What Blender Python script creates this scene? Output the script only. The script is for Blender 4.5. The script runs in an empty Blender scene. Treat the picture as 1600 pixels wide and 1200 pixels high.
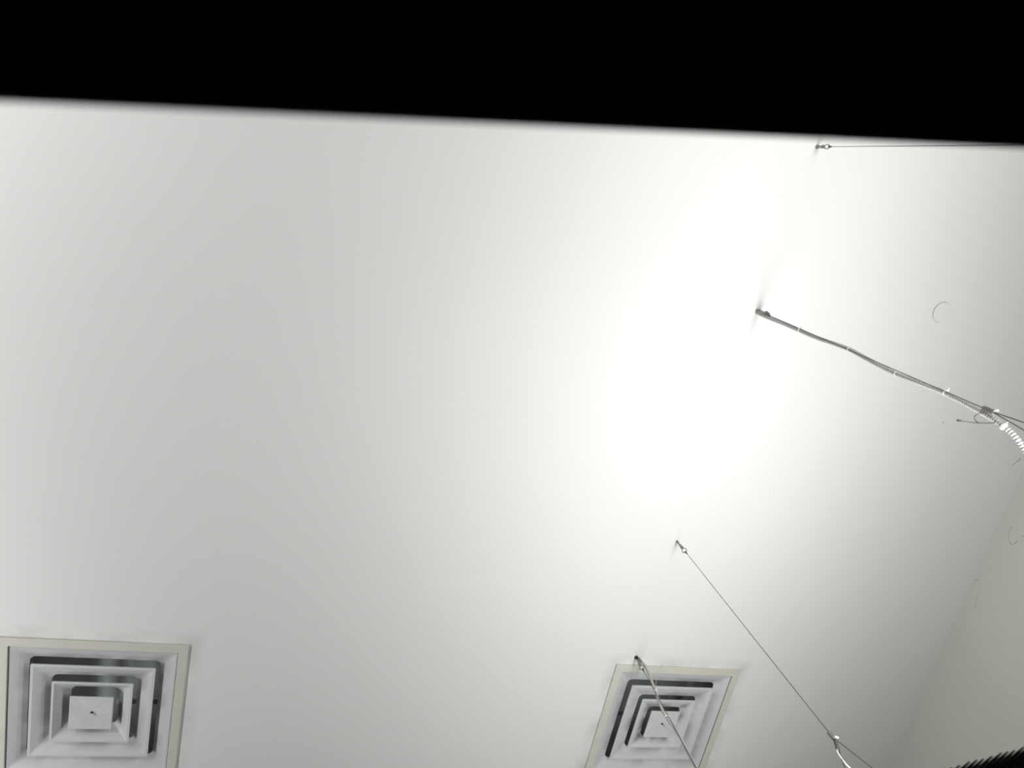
import bpy, bmesh, math, random
from mathutils import Vector, Matrix

# ------------------------------------------------------------------ camera, world, exposure
S = bpy.context.scene
C = S.collection
CEIL = 3.05                       # ceiling height
R = ((0.9543718452247674, -0.21554532697996914, -0.2066750905633553),
     (0.14474307751880555, 0.9392613428038399, -0.3111873574307168),
     (0.2611969037960787, 0.2670736638671545, 0.9276032748518714))
cam_d = bpy.data.cameras.new('camera')
cam = bpy.data.objects.new('camera', cam_d)
C.objects.link(cam)
right = Vector(R[0]); up = -Vector(R[1]); back = -Vector(R[2])
cam.matrix_world = Matrix((
    (right.x, up.x, back.x, 0.0),
    (right.y, up.y, back.y, 0.0),
    (right.z, up.z, back.z, 0.78),
    (0, 0, 0, 1)))
cam_d.sensor_fit = 'HORIZONTAL'
cam_d.sensor_width = 36.0
cam_d.lens = 36.0 * 1101.05 / 1600.0
cam_d.clip_start = 0.005
cam_d.dof.use_dof = True
cam_d.dof.focus_distance = 2.45
cam_d.dof.aperture_fstop = 4.8
S.camera = cam

w = bpy.data.worlds.new('world')
S.world = w
w.use_nodes = True
w.node_tree.nodes['Background'].inputs[0].default_value = (0.02, 0.02, 0.02, 1)
w.node_tree.nodes['Background'].inputs[1].default_value = 0.2

S.view_settings.view_transform = 'Standard'
S.view_settings.look = 'None'
S.view_settings.gamma = 1.0
S.view_settings.use_curve_mapping = False
S.view_settings.exposure = 0.0

TILT = -7.5
LAMP_COLOUR = (1.0, 1.0, 1.0)
# electrical output of each pendant (near row A, B, C; far row D, E, F), W of light
POWER = {'A': 17.9, 'B': 5.0, 'C': 13.7, 'D': 2.2, 'E': 39.0, 'F': 57.0}


# ------------------------------------------------------------------ materials
def mat(name, col, rough=0.5, metal=0.0, var=0.0, scale=20.0, bump=0.0, spec=0.5):
    m = bpy.data.materials.new(name)
    m.use_nodes = True
    nt = m.node_tree
    b = nt.nodes['Principled BSDF']
    b.inputs['Roughness'].default_value = rough
    b.inputs['Metallic'].default_value = metal
    b.inputs['Specular IOR Level'].default_value = spec
    b.inputs['Base Color'].default_value = (*col, 1)
    if var or bump:
        tc = nt.nodes.new('ShaderNodeTexCoord')
        n = nt.nodes.new('ShaderNodeTexNoise')
        n.inputs['Scale'].default_value = scale
        n.inputs['Detail'].default_value = 5
        nt.links.new(tc.outputs['Object'], n.inputs['Vector'])
        if var:
            r = nt.nodes.new('ShaderNodeMapRange')
            r.inputs['From Min'].default_value = 0.3
            r.inputs['From Max'].default_value = 0.7
            r.inputs['To Min'].default_value = 1 - var
            r.inputs['To Max'].default_value = 1 + var
            mx = nt.nodes.new('ShaderNodeVectorMath')
            mx.operation = 'SCALE'
            mx.inputs[0].default_value = col
            nt.links.new(n.outputs['Fac'], r.inputs['Value'])
            nt.links.new(r.outputs['Result'], mx.inputs['Scale'])
            nt.links.new(mx.outputs[0], b.inputs['Base Color'])
        if bump:
            bp = nt.nodes.new('ShaderNodeBump')
            bp.inputs['Strength'].default_value = bump
            bp.inputs['Distance'].default_value = 0.002
            nt.links.new(n.outputs['Fac'], bp.inputs['Height'])
            nt.links.new(bp.outputs['Normal'], b.inputs['Normal'])
    return m


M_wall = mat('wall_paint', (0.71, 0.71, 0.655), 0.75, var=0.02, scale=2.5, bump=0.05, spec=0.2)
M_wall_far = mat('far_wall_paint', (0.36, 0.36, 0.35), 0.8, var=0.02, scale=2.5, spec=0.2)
M_floor = mat('floor_carpet', (0.07, 0.07, 0.07), 0.9, var=0.15, scale=60, bump=0.3)
M_frame = mat('diffuser_frame_paint', (0.64, 0.63, 0.555), 0.5, var=0.03, scale=15)
M_blade = mat('diffuser_blade_paint', (0.62, 0.64, 0.635), 0.45, var=0.10, scale=11)
M_plenum = mat('duct_interior', (0.42, 0.45, 0.43), 0.9)
M_hole = mat('screw_dark', (0.03, 0.03, 0.03), 0.6)
M_steel = mat('galvanised_steel', (0.26, 0.255, 0.25), 0.4, metal=0.4, var=0.1, scale=80)
M_dark = mat('dark_steel', (0.06, 0.055, 0.055), 0.45, metal=0.4)
M_wire = mat('steel_wire', (0.05, 0.048, 0.046), 0.5, metal=0.3)
M_conduit = mat('armoured_conduit', (0.50, 0.495, 0.49), 0.4, metal=0.1, var=0.06, scale=60)
M_conduit2 = mat('armoured_conduit_beige', (0.50, 0.48, 0.445), 0.45, metal=0.1, var=0.06, scale=60)
M_tie = mat('white_nylon', (0.82, 0.82, 0.80), 0.4)
M_cord = mat('white_cord', (0.88, 0.88, 0.86), 0.4)
M_cover = mat('cover_plate_paint', (0.80, 0.80, 0.785), 0.55)
M_black = mat('black_laminate', (0.0012, 0.0012, 0.0016), 0.9, spec=0.05)
M_rib = mat('black_plastic', (0.006, 0.0055, 0.006), 0.7, spec=0.2)
M_crack = mat('crack_in_paint', (0.16, 0.14, 0.15), 0.9)
M_speck = mat('ceiling_speck', (0.28, 0.30, 0.38), 0.9)
M_body = mat('pendant_housing', (0.6, 0.6, 0.6), 0.4, metal=0.2)


def emit(name, col, strength):
    m = bpy.data.materials.new(name)
    m.use_nodes = True
    b = m.node_tree.nodes['Principled BSDF']
    b.inputs['Base Color'].default_value = (0.8, 0.8, 0.8, 1)
    b.inputs['Emission Color'].default_value = (*col, 1)
    b.inputs['Emission Strength'].default_value = strength
    return m


M_glow = emit('pendant_lens', (1, 1, 1), 0.4)


def ceiling_material():
    """White emulsion: faint trowel mottling, a few scuffs, grey dust round the two air diffusers."""
    m = mat('ceiling_paint', (0.80, 0.80, 0.80), 0.8, spec=0.15)
    nt = m.node_tree
    b = nt.nodes['Principled BSDF']
    geo = nt.nodes.new('ShaderNodeNewGeometry')
    sep = nt.nodes.new('ShaderNodeSeparateXYZ')
    nt.links.new(geo.outputs['Position'], sep.inputs[0])

    def math_(op, a, c=None, clamp=False):
        n = nt.nodes.new('ShaderNodeMath')
        n.operation = op
        n.use_clamp = clamp
        for i, v in enumerate((a, c)):
            if v is None:
                continue
            if isinstance(v, (int, float)):
                n.inputs[i].default_value = v
            else:
                nt.links.new(v, n.inputs[i])
        return n.outputs[0]
    nz = nt.nodes.new('ShaderNodeTexNoise')
    nz.inputs['Scale'].default_value = 7.0
    nz.inputs['Detail'].default_value = 4
    nt.links.new(geo.outputs['Position'], nz.inputs['Vector'])
    nb = nt.nodes.new('ShaderNodeTexNoise')
    nb.inputs['Scale'].default_value = 1.6
    nb.inputs['Detail'].default_value = 6
    nt.links.new(geo.outputs['Position'], nb.inputs['Vector'])
    fac = math_('ADD', math_('MULTIPLY', nb.outputs['Fac'], 0.03), 0.985)
    # dust deposits: outside of the frames, patchy
    for cx, cy in ((-0.6025, 2.0823), (1.6469, 2.0823)):
        dx = math_('ABSOLUTE', math_('SUBTRACT', sep.outputs[0], cx))
        dy = math_('ABSOLUTE', math_('SUBTRACT', sep.outputs[1], cy))
        d = math_('MAXIMUM', dx, dy)
        g = math_('MULTIPLY', math_('SUBTRACT', 0.355, d), 18.0, True)
        patch = math_('MULTIPLY', math_('SUBTRACT', nz.outputs['Fac'], 0.36), 3.2, True)
        fac = math_('SUBTRACT', fac, math_('MULTIPLY', math_('MULTIPLY', g, patch), 0.22))
    # pale scuffs: centre, half length, half width, direction
    for cx, cy, hl, hw, ang, k in ((0.49, 0.752, 0.19, 0.012, -0.16, 0.03), (0.61, 1.45, 0.21, 0.020, -0.18, 0.035),
                                   (0.395, 1.155, 0.045, 0.035, 0.6, 0.03), (0.64, 1.30, 0.09, 0.010, -0.1, 0.02)):
        ca, sa = math.cos(ang), math.sin(ang)
        ux = math_('SUBTRACT', sep.outputs[0], cx)
        uy = math_('SUBTRACT', sep.outputs[1], cy)
        a = math_('DIVIDE', math_('ADD', math_('MULTIPLY', ux, ca), math_('MULTIPLY', uy, sa)), hl)
        c = math_('DIVIDE', math_('SUBTRACT', math_('MULTIPLY', uy, ca), math_('MULTIPLY', ux, sa)), hw)
        r2 = math_('ADD', math_('MULTIPLY', a, a), math_('MULTIPLY', c, c))
        mk = math_('MULTIPLY', math_('SUBTRACT', 1.0, r2), 1.0, True)
        fac = math_('ADD', fac, math_('MULTIPLY', math_('MULTIPLY', mk, nz.outputs['Fac']), k))
    sc = nt.nodes.new('ShaderNodeVectorMath')
    sc.operation = 'SCALE'
    sc.inputs[0].default_value = (0.80, 0.80, 0.785)
    nt.links.new(fac, sc.inputs['Scale'])
    nt.links.new(sc.outputs[0], b.inputs['Base Color'])
    bp = nt.nodes.new('ShaderNodeBump')
    bp.inputs['Strength'].default_value = 0.04
    bp.inputs['Distance'].default_value = 0.004
    nt.links.new(nb.outputs['Fac'], bp.inputs['Height'])
    nt.links.new(bp.outputs['Normal'], b.inputs['Normal'])
    return m


M_ceil = ceiling_material()


def dark_throat_blade(name, throat, width, strength, seed):
    """blade paint with patchy darkening in its colour, strongest at the throat edge"""
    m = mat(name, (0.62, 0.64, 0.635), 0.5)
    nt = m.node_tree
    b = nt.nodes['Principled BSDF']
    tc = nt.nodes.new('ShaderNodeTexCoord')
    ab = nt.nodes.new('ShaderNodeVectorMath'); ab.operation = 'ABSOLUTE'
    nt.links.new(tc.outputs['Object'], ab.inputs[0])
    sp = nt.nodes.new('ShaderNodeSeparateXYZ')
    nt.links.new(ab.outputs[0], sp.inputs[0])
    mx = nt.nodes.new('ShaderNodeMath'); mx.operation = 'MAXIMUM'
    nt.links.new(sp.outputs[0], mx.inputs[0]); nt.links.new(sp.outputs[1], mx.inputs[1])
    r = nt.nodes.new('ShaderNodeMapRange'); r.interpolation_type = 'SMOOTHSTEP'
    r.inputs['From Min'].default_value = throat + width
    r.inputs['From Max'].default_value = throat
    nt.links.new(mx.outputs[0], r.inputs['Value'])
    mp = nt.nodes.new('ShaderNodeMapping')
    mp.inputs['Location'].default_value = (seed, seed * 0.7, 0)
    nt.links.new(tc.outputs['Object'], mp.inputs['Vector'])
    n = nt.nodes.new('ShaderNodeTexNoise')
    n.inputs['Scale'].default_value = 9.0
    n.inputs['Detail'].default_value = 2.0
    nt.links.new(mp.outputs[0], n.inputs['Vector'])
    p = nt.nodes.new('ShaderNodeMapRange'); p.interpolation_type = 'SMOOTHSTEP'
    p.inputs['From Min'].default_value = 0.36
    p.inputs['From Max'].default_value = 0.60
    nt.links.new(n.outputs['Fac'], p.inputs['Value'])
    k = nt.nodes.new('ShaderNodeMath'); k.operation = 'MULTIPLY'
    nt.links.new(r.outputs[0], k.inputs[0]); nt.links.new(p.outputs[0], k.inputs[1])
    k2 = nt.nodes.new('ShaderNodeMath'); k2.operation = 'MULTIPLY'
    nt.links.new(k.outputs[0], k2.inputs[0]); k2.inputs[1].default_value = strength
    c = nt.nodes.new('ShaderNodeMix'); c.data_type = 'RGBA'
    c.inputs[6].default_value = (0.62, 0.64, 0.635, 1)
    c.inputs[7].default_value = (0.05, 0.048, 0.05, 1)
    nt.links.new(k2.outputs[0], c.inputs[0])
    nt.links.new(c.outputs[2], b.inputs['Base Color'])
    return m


# ------------------------------------------------------------------ helpers
def obj(name, bm, m, parent=None, loc=None, smooth=False):
    me = bpy.data.meshes.new(name)
    bmesh.ops.recalc_face_normals(bm, faces=bm.faces)
    bm.to_mesh(me)
    bm.free()
    me.materials.append(m)
    if smooth:
        for p in me.polygons:
            p.use_smooth = True
    o = bpy.data.objects.new(name, me)
    C.objects.link(o)
    if parent:
        o.parent = parent
    if loc:
        o.location = loc
    return o


def thing(name, label, cat, loc, group=None):
    o = bpy.data.objects.new(name, None)
    o.empty_display_size = 0.05
    C.objects.link(o)
    o.location = loc
    o['label'] = label
    o['category'] = cat
    if group:
        o['group'] = group
    return o


def struct(name, bm, m, label=None):
    o = obj(name, bm, m)
    o['kind'] = 'structure'
    if label:
        o['label'] = label
    return o


def box(bm, x0, x1, y0, y1, z0, z1, bevel=0.0, seg=2):
    r = bmesh.ops.create_cube(bm, size=1.0)
    vs = r['verts']
    for v in vs:
        v.co = Vector(((x0 + x1) / 2 + v.co.x * (x1 - x0), (y0 + y1) / 2 + v.co.y * (y1 - y0), (z0 + z1) / 2 + v.co.z * (z1 - z0)))
    if bevel:
        es = list({e for v in vs for e in v.link_edges})
        bmesh.ops.bevel(bm, geom=es, offset=bevel, segments=seg, affect='EDGES', profile=0.5)
    return bm


def resample(pts, step):
    """Catmull-Rom through pts, resampled at about step."""
    P = [Vector(p) for p in pts]
    P = [P[0] * 2 - P[1]] + P + [P[-1] * 2 - P[-2]]
    dense = []
    for i in range(1, len(P) - 2):
        a, b, c, d = P[i - 1:i + 3]
        for k in range(24):
            t = k / 24
            dense.append(0.5 * ((2 * b) + (c - a) * t + (2 * a - 5 * b + 4 * c - d) * t * t + (3 * b - a - 3 * c + d) * t ** 3))
    dense.append(P[-2])
    out = [dense[0]]
    acc = 0.0
    for p, q in zip(dense, dense[1:]):
        L = (q - p).length
        if L < 1e-9:
            continue
        while acc + L >= step:
            t = (step - acc) / L
            p = p.lerp(q, t)
            L = (q - p).length
            out.append(p.copy())
            acc = 0.0
        acc += L
    if (out[-1] - dense[-1]).length > step * 0.3:
        out.append(dense[-1])
    return out


def sweep(bm, pts, radii, seg=10, caps=True):
    pts = [Vector(p) for p in pts]
    n = len(pts)
    if isinstance(radii, (int, float)):
        radii = [radii] * n
    t = (pts[1] - pts[0]).normalized()
    a = t.orthogonal().normalized()
    rings = []
    for i, p in enumerate(pts):
        t2 = (pts[min(i + 1, n - 1)] - pts[max(i - 1, 0)]).normalized()
        q = t.rotation_difference(t2)
        a = (q @ a).normalized()
        t = t2
        b = t.cross(a).normalized()
        rings.append([bm.verts.new(p + (a * math.cos(k * 2 * math.pi / seg) + b * math.sin(k * 2 * math.pi / seg)) * radii[i]) for k in range(seg)])
    for r0, r1 in zip(rings, rings[1:]):
        for k in range(seg):
            bm.faces.new((r0[k], r0[(k + 1) % seg], r1[(k + 1) % seg], r1[k]))
    if caps:
        bm.faces.new(rings[0][::-1])
        bm.faces.new(rings[-1])
    return bm


def torus(bm, centre, axis, R0, r, seg=24, sub=8):
    axis = Vector(axis).normalized()
    a = axis.orthogonal().normalized()
    b = axis.cross(a)
    rings = []
    for i in range(seg):
        u = 2 * math.pi * i / seg
        d = a * math.cos(u) + b * math.sin(u)
        rings.append([bm.verts.new(Vector(centre) + d * (R0 + r * math.cos(v * 2 * math.pi / sub)) + axis * r * math.sin(v * 2 * math.pi / sub)) for v in range(sub)])
    for i in range(seg):
        r0, r1 = rings[i], rings[(i + 1) % seg]
        for k in range(sub):
            bm.faces.new((r0[k], r0[(k + 1) % sub], r1[(k + 1) % sub], r1[k]))
    return bm


def rel(pts, o):
    return [Vector(p) - Vector(o) for p in pts]


# ------------------------------------------------------------------ the room
X0, X1, Y0, Y1 = -4.0, 2.98, -3.2, 5.2
DIFF = [(-0.6025, 2.0823), (1.6469, 2.0823)]
HOLE = 0.268                                  # half opening in the ceiling
COVER = (2.2540, 0.1090)
# ceiling sheet with the two duct openings left out
bm = bmesh.new()
xs = sorted([X0] + [c[0] + s * HOLE for c in DIFF for s in (-1, 1)] + [X1])
ys = [Y0, DIFF[0][1] - HOLE, DIFF[0][1] + HOLE, Y1]
for i in range(len(xs) - 1):
    for j in range(3):
        if j == 1 and i in (1, 3):
            continue
        box(bm, xs[i], xs[i + 1], ys[j], ys[j + 1], CEIL, CEIL + 0.02)
bmesh.ops.remove_doubles(bm, verts=bm.verts, dist=1e-5)
# drop the coincident inner walls between cells
inner = [f for f in bm.faces if abs(f.normal.z) < 0.5 and all(len(e.link_faces) > 2 for e in f.edges if abs((e.verts[0].co - e.verts[1].co).z) < 1e-6)]
bmesh.ops.delete(bm, geom=inner, context='FACES_ONLY')
ceiling = struct('ceiling', bm, M_ceil)

bm = bmesh.new(); box(bm, X1, X1 + 0.12, Y0, Y1, 0, CEIL)
wall_right = struct('wall_right', bm, M_wall)
bm = bmesh.new(); box(bm, X0 - 0.12, X0, Y0, Y1, 0, CEIL)
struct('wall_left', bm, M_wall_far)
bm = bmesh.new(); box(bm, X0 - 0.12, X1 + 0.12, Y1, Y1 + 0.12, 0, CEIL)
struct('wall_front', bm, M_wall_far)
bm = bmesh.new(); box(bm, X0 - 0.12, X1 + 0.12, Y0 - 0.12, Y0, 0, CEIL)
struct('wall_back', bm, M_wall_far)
bm = bmesh.new(); box(bm, X0 - 0.12, X1 + 0.12, Y0 - 0.12, Y1 + 0.12, -0.1, 0)
struct('floor', bm, M_floor)

# fine cracks and nicks in the wall paint near the ceiling: thin raised paint edges
WX = X1 - 0.0002


def crack(pts, wd, name='crack', parent=wall_right, m=M_crack):
    b = bmesh.new()
    P = [Vector((WX, p[0], min(p[1], CEIL - 0.002))) for p in pts]
    rnd = random.Random(int(pts[0][0] * 1e4))
    Q = resample(P, 0.004)
    Q = [q + Vector((0, rnd.uniform(-1, 1), rnd.uniform(-1, 1))) * 0.0012 for q in Q]
    if len(Q) < 2:
        Q = P
    sweep(b, Q, [wd * rnd.uniform(0.25, 1.0) for _ in Q], seg=6)
    return obj(name, b, m, parent)


crack([(0.9391, 2.9941), (0.9750, 2.9903), (1.0044, 2.9699)], 0.0005)
crack([(1.0044, 2.9699), (1.0044, 2.9538), (0.9792, 2.9433)], 0.0010)
crack([(0.9391, 2.9941), (0.9437, 2.9855)], 0.0011)
crack([(0.9494, 2.9351), (0.9485, 2.9280)], 0.0016)
crack([(1.2440, 3.0460), (1.2369, 3.0400), (1.2313, 3.0248)], 0.0010)
crack([(1.2716, 3.0197), (1.2760, 3.0160)], 0.0011)
crack([(1.2952, 3.0049), (1.3200, 3.0000), (1.3464, 2.9910)], 0.0006)
crack([(1.3464, 2.9910), (1.3640, 2.9968)], 0.0006)
crack([(1.1665, 2.9967), (1.1439, 2.9870)], 0.0006)
# tiny marks on the ceiling
for (x, y, dx, dy, wd, m) in ((2.4702, 0.5394, 0.005, -0.003, 0.0016, M_speck), (2.93, 0.655, 0.012, -0.016, 0.0012, M_crack),
                              (2.915, 0.672, 0.006, -0.004, 0.0008, M_crack), (1.785, 0.935, 0.005, 0.017, 0.0022, M_tie)):
    b = bmesh.new()
    sweep(b, [(x - dx, y - dy, CEIL - 0.0002), (x, y, CEIL - 0.0004), (x + dx, y + dy, CEIL - 0.0002)], [wd * 0.3, wd, wd * 0.4], seg=8)
    obj('paint_speck', b, m, ceiling)

# ------------------------------------------------------------------ air diffusers
def square_rings(bm, rings):
    """rings: list of (half size, z, corner radius); bridges successive rounded squares."""
    prev = None
    for h, z, cr in rings:
        vs = []
        for k in range(4):
            a0 = math.pi / 2 * k
            cx = (h - cr) * (1 if k in (0, 3) else -1)
            cy = (h - cr) * (1 if k in (0, 1) else -1)
            for j in range(5):
                a = a0 + math.pi / 2 * j / 4
                vs.append(bm.verts.new((cx + cr * math.cos(a), cy + cr * math.sin(a), z)))
        if prev:
            n = len(vs)
            for i in range(n):
                bm.faces.new((prev[i], prev[(i + 1) % n], vs[(i + 1) % n], vs[i]))
        prev = vs
    return prev


def blade(name, hb, lip, ht, z0, z1, t, parent, m=M_blade):
    """a flared square cone of folded sheet: flat lip at the bottom, slope up to a narrower throat"""
    bm = bmesh.new()
    mid = (hb - lip) * 0.5 + ht * 0.5
    zm = z0 + (z1 - z0) * 0.42
    prof_in = [(hb, z0 + 0.004, 0.004), (hb, z0, 0.004), (hb - lip, z0, 0.004), (mid, zm, 0.010), (ht, z1, 0.020)]
    prof_out = [(ht + t, z1, 0.020), (mid + t, zm + t, 0.012), (hb - lip + t, z0 + 0.004, 0.006), (hb, z0 + 0.004, 0.004)]
    last = square_rings(bm, prof_in + prof_out)
    bmesh.ops.remove_doubles(bm, verts=bm.verts, dist=1e-6)
    return obj(name, bm, m, parent)


def make_diffuser(label, loc, ring_drop, extra):
    t = thing('ceiling_diffuser', label, 'air vent', loc, 'square air diffusers in the ceiling')
    # outer flange with a turned-down inner edge
    bm = bmesh.new()
    square_rings(bm, [(0.297, 0.0, 0.002), (0.297, -0.0065, 0.002), (0.2955, -0.008, 0.002), (0.266, -0.008, 0.002), (0.2645, -0.0065, 0.002),
                      (0.2645, -0.002, 0.002), (0.2665, 0.0, 0.002)])
    obj('frame', bm, M_frame, t)
    # duct box above
    bm = bmesh.new()
    last = square_rings(bm, [(0.2665, 0.0, 0.002), (0.2665, 0.22, 0.002)])
    bm.faces.new(last)
    pl = obj('duct_box', bm, M_plenum, t)
    z = -ring_drop
    blade('outer_blade', 0.2625, 0.002, 0.2080, -0.002, 0.020, 0.0015, t, dark_throat_blade('dark_throat_paint_outer', 0.208, 0.05, 0.35, 7.7 + extra * 50))
    blade('blade', 0.1960, 0.0085, 0.1370, z - 0.004, 0.0135 + extra * 0.3, 0.0012, t, dark_throat_blade('dark_throat_paint', 0.137, 0.05, 0.45, 3.1 + extra * 90))
    blade('blade', 0.1285, 0.0075, 0.0780, z - 0.006, 0.012 + extra, 0.0012, t, dark_throat_blade('dark_throat_paint_inner', 0.074, 0.046, 0.95, 1.3 + extra * 70))
    # centre plate: shallow dished pyramid
    bm = bmesh.new()
    last = square_rings(bm, [(0.060, z + 0.004, 0.003), (0.0695, z - 0.004, 0.003), (0.0695, z - 0.0075, 0.003), (0.0675, z - 0.0085, 0.003), (0.008, z - 0.0035, 0.003)])
    c = bm.verts.new((0, 0, z - 0.003))
    for i in range(len(last)):
        bm.faces.new((last[i], last[(i + 1) % len(last)], c))
    cp = obj('centre_plate', bm, M_blade, t)
    # screw with slot, slightly off centre
    bm = bmesh.new()
    bmesh.ops.create_cone(bm, cap_ends=True, segments=14, radius1=0.0045, radius2=0.0035, depth=0.003)
    sc = obj('screw', bm, M_hole, cp, (0.002, -0.001, z - 0.0045))
    bm = bmesh.new()
    sweep(bm, [(0.006, -0.002, z - 0.0066), (0.012, 0.004, z - 0.0072), (0.015, 0.010, z - 0.0074)], 0.0009, seg=6)
    obj('scratch', bm, M_hole, cp)
    # hanger bar across the throat, holding the cones
    bm = bmesh.new()
    box(bm, -0.2660, 0.2660, -0.010, 0.010, 0.050, 0.053)
    obj('hanger_bar', bm, M_plenum, t)
    bm = bmesh.new()
    sweep(bm, [(0, 0, z + 0.001), (0, 0, 0.050)], 0.004, seg=10)
    obj('hanger_rod', bm, M_plenum, t)
    return t


make_diffuser('square white four-way ceiling diffuser standing alone in the bottom left corner', (*DIFF[0], CEIL), 0.003, 0.020)
make_diffuser('square white four-way ceiling diffuser behind the hanging beige conduit', (*DIFF[1], CEIL), 0.001, 0.0)

# ------------------------------------------------------------------ flush round cover plate
ct = thing('ceiling_cover_plate', 'small round white cover plate flush in the ceiling near the right wall', 'cover plate', (*COVER, CEIL))
bm = bmesh.new()
N = 48
prof = [(0.0, -0.0056), (0.0375, -0.0056), (0.0388, -0.0052), (0.0388, -0.0044), (0.0, -0.0044)]
rings = []
for r_, z_ in prof:
    if r_ == 0:
        rings.append([bm.verts.new((0, 0, z_))] * N)
    else:
        rings.append([bm.verts.new((r_ * math.cos(2 * math.pi * k / N), r_ * math.sin(2 * math.pi * k / N), z_)) for k in range(N)])
for a, b in zip(rings, rings[1:]):
    for k in range(N):
        f = list(dict.fromkeys((a[k], a[(k + 1) % N], b[(k + 1) % N], b[k])))
        if len(f) > 2:
            bm.faces.new(f)
obj('plate', bm, M_cover, ct)
bm = bmesh.new()
sweep(bm, [(0, 0, -0.0044), (0, 0, 0.0)], 0.0366, seg=48)
obj('shadow_gap', bm, M_dark, ct)


# ------------------------------------------------------------------ pendant suspensions
FIX_Z = 1.46            # top of the pendant housings
FIX_HALF = 0.235        # half distance between the two legs' fixings


def suspension(label, anchor, gr_top, gr_bot, ring_z, foot_y=None, with_tail=False, legs_at=None, dark=False, ar=0.0055, ring_axis=(0.66, 0.55, 0.60)):
    """anchor in the ceiling, eyelet, steel wire, cylindrical gripper and a V of two legs down to the pendant"""
    A = Vector(anchor)
    t = thing('suspension_cable', label, 'cable', anchor, 'pendant suspension cables')
    ms = M_dark if dark else M_steel
    # ceiling anchor: threaded stub and tapered coupling
    bm = bmesh.new()
    sweep(bm, [(0, 0, 0), (0, 0, -0.004), (0, 0, -0.0041), (0, 0, -0.014)], [ar, ar, 0.0040, 0.0036], seg=14)
    obj('anchor', bm, ms, t)
    rz = ring_z - A.z
    bm = bmesh.new()
    sweep(bm, [(0, 0, -0.012), (0, 0, -0.018), (0, 0, rz + 0.028), (0, 0, rz + 0.018), (0, 0, rz + 0.010)], [0.0028, 0.0030, 0.0060, 0.0060, 0.0016], seg=12)
    obj('coupling', bm, M_steel, t, smooth=True)
    bm = bmesh.new()
    torus(bm, (0, 0, rz), ring_axis, 0.0088, 0.0017, 24, 8)
    obj('eyelet', bm, M_steel, t, smooth=True)
    bm = bmesh.new()
    sweep(bm, [(0, 0, rz - 0.007), (0, 0, rz - 0.011), (0, 0, rz - 0.026)], [0.0022, 0.0034, 0.0020], seg=10)
    obj('ferrule', bm, M_dark, t)
    G0 = Vector(gr_top) - A
    G1 = Vector(gr_bot) - A
    bm = bmesh.new()
    sweep(bm, [(0, 0, rz - 0.020), G0], 0.0010, seg=8)
    obj('wire', bm, M_wire, t)
    # gripper
    d = (G1 - G0)
    bm = bmesh.new()
    sweep(bm, [G0, G0 + d * 0.08, G0 + d * 0.14, G0 + d * 0.9, G1], [0.0030, 0.0052, 0.0060, 0.0060, 0.0048], seg=16)
    gp = obj('gripper', bm, mat_grip, t)
    bm = bmesh.new()
    sweep(bm, [G1 + Vector((0.0035, -0.003, 0.006)), G1 + Vector((0.0075, -0.007, -0.002))], [0.0028, 0.0024], seg=12)
    obj('screw', bm, M_cord, gp)
    # V of two legs
    zf = FIX_Z + 0.012 - A.z
    for s in (-1, 1):
        bm = bmesh.new()
        e = Vector((s * FIX_HALF + (1.45 - A.x), G1.y, zf))
        st = G1 + Vector((s * 0.0020, 0, 0.002))
        sweep(bm, [st, e], 0.0012, seg=8)
        obj('leg_wire', bm, M_wire, t)
        bm = bmesh.new()
        sweep(bm, [e + Vector((0, 0, -0.0115)), e + Vector((0, 0, 0.004)), e + Vector((0, 0, 0.010))], [0.006, 0.006, 0.002], seg=12)
        obj('foot_stud', bm, M_steel, t)
    if with_tail:
        # free end of the wire, thick dark sleeve, and the white cord fed off towards the lamp
        bm = bmesh.new()
        sweep(bm, rel([(1.4350, 1.1956, 2.0400), (1.4260, 1.1956, 2.0220), (1.4175, 1.1956, 2.0060)], A), [0.0032, 0.0030, 0.0022], seg=12)
        obj('sleeve', bm, M_dark, t)
        bm = bmesh.new()
        P = resample(rel([(1.4170, 1.1956, 2.0045), (1.4133, 1.1956, 1.9988), (1.4086, 1.1956, 1.9721), (1.4119, 1.1956, 1.9462), (1.428, 1.19, 1.88), (1.45, 1.15, 1.74), (1.45, 1.10, 1.60), (1.45, 1.08, FIX_Z + 0.006)], A), 0.01)
        sweep(bm, P, 0.0019, seg=10)
        obj('white_cord', bm, M_cord, t, smooth=True)
        bm = bmesh.new()
        P = resample(rel([(1.4381, 1.1956, 2.0320), (1.4246, 1.1956, 2.0031), (1.4137, 1.1956, 1.9864), (1.4060, 1.1956, 1.9740)], A), 0.008)
        sweep(bm, P, 0.0010, seg=8)
        obj('wire_tail', bm, M_wire, t)
    return t


mat_grip = mat('gripper_metal', (0.20, 0.19, 0.175), 0.45, metal=0.4)

s1 = suspension('thin steel suspension cable strapped along the long conduit at upper right', (1.4760, 0.2405, CEIL), (1.4400, 0.2467, 2.0223), (1.4382, 0.2465, 1.9898), 2.985)
s2 = suspension('bare steel suspension cable without conduit, ending in a gripper near the bottom edge', (1.4495, 1.1956, CEIL), (1.4356, 1.1956, 2.0659), (1.4362, 1.1956, 2.0395), 2.9830, with_tail=True)
s3 = suspension('steel suspension cable with eyelet beside the beige conduit, in front of the right diffuser', (1.4300, 1.7479, CEIL), (1.4260, 1.7479, 2.0400), (1.4260, 1.7479, 2.0130), 2.9871, dark=True, ar=0.0085)
s4 = suspension('steel suspension cable just under the black panel edge, farthest up in the photo', (1.5060, -0.343, CEIL), (1.4900, -0.343, 2.0400), (1.4900, -0.343, 2.0130), 2.9950, ar=0.007)

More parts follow.
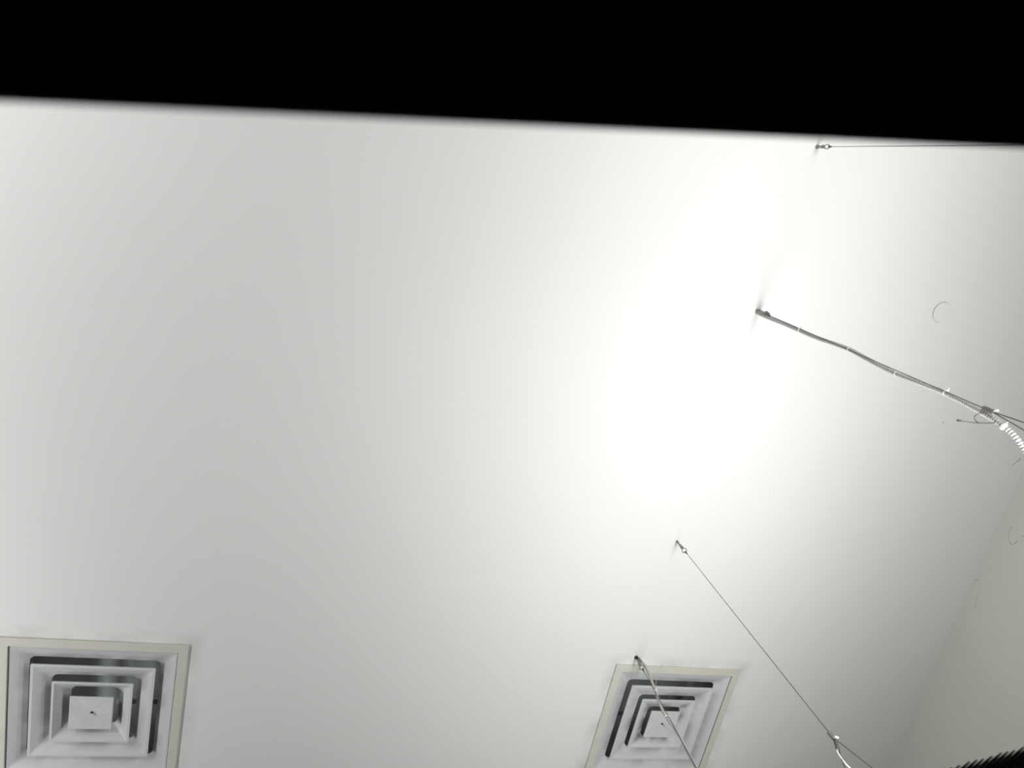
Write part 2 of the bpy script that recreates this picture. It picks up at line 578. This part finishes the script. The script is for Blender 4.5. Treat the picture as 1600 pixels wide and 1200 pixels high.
# bracket of the first suspension: bent strap with two nubs, holds conduit end
bm = bmesh.new()
sweep(bm, rel([(1.484, 0.240, CEIL - 0.001), (1.486, 0.240, 3.030), (1.492, 0.240, 3.005)], (1.4760, 0.2405, CEIL)), [0.0055, 0.0045, 0.003], seg=8)
bmesh.ops.create_icosphere(bm, subdivisions=2, radius=0.0075, matrix=Matrix.Translation(Vector((1.488, 0.238, 3.006)) - Vector((1.4760, 0.2405, CEIL))))
bmesh.ops.create_icosphere(bm, subdivisions=2, radius=0.0060, matrix=Matrix.Translation(Vector((1.482, 0.238, 2.984)) - Vector((1.4760, 0.2405, CEIL))))
obj('bracket', bm, mat_grip, s1)
# loose wire end curling out below the first gripper
bm = bmesh.new()
sweep(bm, resample(rel([(1.3560, 0.246, 1.9089), (1.3300, 0.246, 1.8880), (1.2990, 0.246, 1.8740), (1.2592, 0.246, 1.8597), (1.2293, 0.246, 1.8541), (1.2010, 0.246, 1.8514)], (1.4760, 0.2405, CEIL)), 0.006), 0.0010, seg=8)
obj('loose_wire', bm, M_wire, s1)
bm = bmesh.new()
sweep(bm, resample(rel([(1.2592, 0.246, 1.8597), (1.2673, 0.246, 1.8767), (1.3005, 0.246, 1.9109), (1.3298, 0.246, 1.9333), (1.3578, 0.246, 1.9517), (1.40, 0.246, 1.972)], (1.4760, 0.2405, CEIL)), 0.006), 0.0008, seg=8)
obj('loose_wire', bm, M_wire, s1)
bm = bmesh.new()
sweep(bm, rel([(1.2040, 0.246, 1.8517), (1.1960, 0.246, 1.8512)], (1.4760, 0.2405, CEIL)), 0.0020, seg=8)
obj('wire_tip', bm, M_dark, s1)


# ------------------------------------------------------------------ armoured conduits
def conduit_mesh(pts, r, pitch, depth):
    step = pitch / 4
    P = resample(pts, step)
    rad = [r - depth * (0.5 - 0.5 * math.cos(2 * math.pi * i / 4)) ** 2 for i in range(len(P))]
    bm = bmesh.new()
    sweep(bm, P, rad, seg=14)
    return bm


def cable_tie(parent, at, axis, rr, tail, m=M_tie):
    bm = bmesh.new()
    ax = Vector(axis).normalized()
    sweep(bm, [Vector(at) - ax * 0.0022, Vector(at) + ax * 0.0022], rr, seg=16)
    hd = Vector(at) + Vector(tail).normalized() * (rr + 0.001)
    bmesh.ops.create_cube(bm, size=0.0042, matrix=Matrix.Translation(hd))
    sweep(bm, [hd, hd + Vector(tail)], [0.0012, 0.0007], seg=6)
    return obj('cable_tie', bm, m, parent)


c1 = [(1.4786,0.2481,3.0480), (1.4771,0.2490,2.9716), (1.4757,0.2480,2.9101), (1.4744,0.2476,2.8497), (1.4725,0.2480,2.7733), (1.4708,0.2486,2.7074), (1.4692,0.2475,2.6502),
      (1.4678,0.2450,2.6027), (1.4653,0.2429,2.5196), (1.4637,0.2462,2.4652), (1.4613,0.2510,2.3934), (1.4585,0.2545,2.3133), (1.4558,0.2532,2.2425), (1.4530,0.2513,2.1761),
      (1.4514,0.2509,2.1401), (1.4493,0.2532,2.0920), (1.4465,0.2578,2.0316), (1.4446,0.2616,1.9937), (1.4434,0.2655,1.9687)]
o1 = (1.4786, 0.2481, CEIL)
t1 = thing('flexible_conduit', 'long grey ribbed flexible metal conduit running to the right frame edge', 'conduit', o1)
P1 = c1 + [(1.4475, 0.2715, 1.9490), (1.4520, 0.2816, 1.9280), (1.4600, 0.2966, 1.9097), (1.468, 0.325, 1.870), (1.472, 0.355, 1.80), (1.470, 0.38, 1.68), (1.46, 0.39, 1.56), (1.45, 0.39, FIX_Z + 0.004)]
P1r = rel(P1, o1)
obj('conduit_tube', conduit_mesh(P1r, 0.0066, 0.0072, 0.0030), M_conduit, t1, smooth=False)
for at, tl in (((1.4725, 0.2465, 2.7738), (0.012, -0.008, 0.016)), ((1.4655, 0.2420, 2.5200), (0.012, -0.008, 0.012)), ((1.4588, 0.2535, 2.3141), (0.003, -0.002, 0.001)), ((1.4516, 0.2495, 2.1411), (0.004, -0.006, 0.001))):
    cable_tie(t1, Vector(at) - Vector(o1), (0, 0, 1), 0.0078, tl)
cable_tie(t1, Vector((1.4440, 0.2678, 1.960)) - Vector(o1), (0.1, 0.3, -0.9), 0.0082, (0.012, -0.008, 0.006))

o3 = (1.4440, 1.754, CEIL)
c3 = [(1.4450,3.0480), (1.4540,3.0039), (1.4480,2.9316), (1.4390,2.8661), (1.4270,2.7964), (1.4227,2.7402), (1.4260,2.6988), (1.4330,2.6617), (1.4344,2.6075), (1.4318,2.5497), (1.4316,2.4889)]
t3 = thing('flexible_conduit', 'beige ribbed flexible conduit crossing in front of the right diffuser', 'conduit', o3)
P3 = [(x, 1.754, z) for x, z in c3] + [(1.4316, 1.754, 2.30), (1.440, 1.76, 2.05), (1.445, 1.78, 1.80), (1.45, 1.82, 1.62), (1.45, 1.84, FIX_Z + 0.004)]
obj('conduit_tube', conduit_mesh(rel(P3, o3), 0.0056, 0.0072, 0.0026), M_conduit2, t3)
tt = cable_tie(t3, Vector((1.4385, 1.754, 2.8600)) - Vector(o3), (0, 0, 1), 0.0074, (0.004, -0.003, 0.004))
bm = bmesh.new()
sweep(bm, resample(rel([(1.4378, 1.750, 2.8640), (1.4576, 1.7479, 2.9028), (1.4780, 1.7479, 2.945), (1.5062, 1.7479, 2.9801), (1.5392, 1.7479, 3.0209)], o3), 0.01), [0.0011] * 0 or 0.0010, seg=6)
obj('tie_tail', bm, M_conduit2, t3)
cable_tie(t3, Vector((1.4240, 1.754, 2.725)) - Vector(o3), (0, 0, 1), 0.0072, (0.006, -0.004, -0.003))
torus_bm = bmesh.new()
torus(torus_bm, Vector((1.4290, 1.7500, 2.7150)) - Vector(o3), (0.3, -0.8, 0.4), 0.0080, 0.0008, 20, 6)
obj('tie_loop', torus_bm, M_conduit2, t3)
bm = bmesh.new()
sweep(bm, [(0.0, 0, 0.0), (0, 0, -0.012), (0, 0, -0.0121), (0, 0, -0.022)], [0.0060, 0.0060, 0.0068, 0.0064], seg=8)
obj('end_fitting', bm, M_steel, t3)
bm = bmesh.new()
sweep(bm, [(0.0, -0.004, 0.0), (0, -0.004, -0.006), (0.0, -0.005, -0.030), (-0.003, -0.005, -0.060)], [0.0070, 0.0065, 0.0062, 0.0040], seg=10)
obj('end_fitting', bm, M_steel, t1)


# ------------------------------------------------------------------ pendant lights the cables carry (just outside the frame)
def pendant(label, cx, cy, power):
    t = thing('pendant_light', label, 'light', (cx, cy, FIX_Z), 'long panel pendants below the ceiling')
    bm = bmesh.new(); box(bm, -0.25, 0.25, -0.6, 0.6, -0.045, -0.004, 0.006)
    obj('housing', bm, M_body, t)
    bm = bmesh.new(); box(bm, -0.225, 0.225, -0.575, 0.575, -0.0035, 0.0)
    obj('upper_lens', bm, M_glow, t)
    L = bpy.data.lights.new('pendant_uplight', 'AREA')
    L.shape = 'RECTANGLE'
    L.size = 0.44; L.size_y = 1.14
    L.energy = power
    L.color = LAMP_COLOUR
    L.spread = math.radians(155)
    lo = bpy.data.objects.new('pendant_uplight', L)
    C.objects.link(lo)
    lo.parent = t
    lo.location = (0, 0, 0.004)
    # near row: asymmetric optics throw the light a little away from the close wall
    lo.rotation_euler = (math.pi, 0, 0)
    if cx > 0:
        lo.location.z = 0.045
        lo.rotation_euler = (math.pi, math.radians(TILT), 0)
    return t


for args in (('panel pendant hung from the conduit cable and the bare cable, right of frame', 1.45, 0.72, POWER['A']),
             ('panel pendant hung below the cable at the right diffuser, out of frame', 1.45, 2.28, POWER['B']),
             ('panel pendant hung from the cable under the black panel edge, out of frame', 1.45, -0.84, POWER['C']),
             ('middle panel pendant of the far left row, out of frame', -2.3, 0.72, POWER['D']),
             ('panel pendant of the far left row past the left diffuser, out of frame', -2.3, 2.28, POWER['E']),
             ('panel pendant of the far left row behind the black panel, out of frame', -2.3, -0.84, POWER['F'])):
    pendant(*args)

# ------------------------------------------------------------------ black panel close over the camera, with side supports down to the floor
pt = thing('black_panel', 'blurred black panel whose straight edge covers the top of the photo', 'panel', (0.0774, -0.0245, 0.0))
ang = math.atan2(-0.0582 - 0.0093, 0.2568 + 0.1019)
pt.rotation_euler = (0, 0, ang)
bm = bmesh.new(); box(bm, -0.60, 0.75, -0.42, 0.0, 1.030, 1.050, 0.004, 3)
obj('board', bm, M_black, pt)
for x in (-0.60, 0.73):
    bm = bmesh.new(); box(bm, x, x + 0.02, -0.42, -0.02, 0.0, 1.029, 0.003, 2)
    obj('side_support', bm, M_black, pt)

# ------------------------------------------------------------------ black ribbed stand in the bottom right corner
K = 1.2
rt = thing('ribbed_stand', 'black stand with slanted ribs along its edge in the bottom right corner', 'stand', (1.0, 0.72, 0.0))
ro = Vector((1.0, 0.72, 0.0))
e0 = Vector((0.7282 * K, 0.5122 * K, 0.78 + 0.5 * K))
e1 = Vector((0.8352 * K, 0.4841 * K, 0.78 + 0.5 * K))
ed = (e1 - e0).normalized()
inn = Vector((-ed.y, ed.x, 0))
if inn.y < 0:
    inn = -inn
a = e0 - ed * 0.10 + inn * 0.037
b_ = e1 + ed * 0.13 + inn * 0.017
bm = bmesh.new()
top = [a, b_, b_ + inn * 0.16, a + inn * 0.16]
vs0 = [bm.verts.new(v - ro + Vector((0, 0, -0.010))) for v in top]
vs1 = [bm.verts.new(v - ro + Vector((0, 0, 0.010))) for v in top]
bm.faces.new(vs0); bm.faces.new(vs1)
for i in range(4):
    bm.faces.new((vs0[i], vs0[(i + 1) % 4], vs1[(i + 1) % 4], vs1[i]))
bmesh.ops.recalc_face_normals(bm, faces=bm.faces)
bmesh.ops.bevel(bm, geom=list(bm.edges), offset=0.003, segments=2, affect='EDGES')
obj('top_plate', bm, M_rib, rt)
rd = Vector((0.0168, -0.0220, 0)).normalized()
Lb = (b_ - a).length
n = int(Lb / 0.0122)
for i in range(n):
    base = a.lerp(b_, (i + 0.5) / n)
    bm = bmesh.new()
    q0 = base - ro + inn * 0.006 - rd * 0.002
    q1 = base - ro + rd * (0.048 + 0.002 * math.sin(i * 1.7))
    sweep(bm, [q0, q0.lerp(q1, 0.35), q0.lerp(q1, 0.75), q1], [0.0036, 0.0028, 0.0019, 0.0009], seg=8)
    obj('rib', bm, M_rib, rt)
pc = (a + b_) / 2 + inn * 0.08 - ro
bm = bmesh.new()
sweep(bm, [(pc.x, pc.y, 0.02), (pc.x, pc.y, 0.77 + 0.5 * K)], 0.018, seg=20)
obj('post', bm, M_rib, rt)
bm = bmesh.new()
sweep(bm, [(pc.x, pc.y, 0.0), (pc.x, pc.y, 0.012), (pc.x, pc.y, 0.02)], [0.15, 0.15, 0.02], seg=36)
obj('base', bm, M_rib, rt)
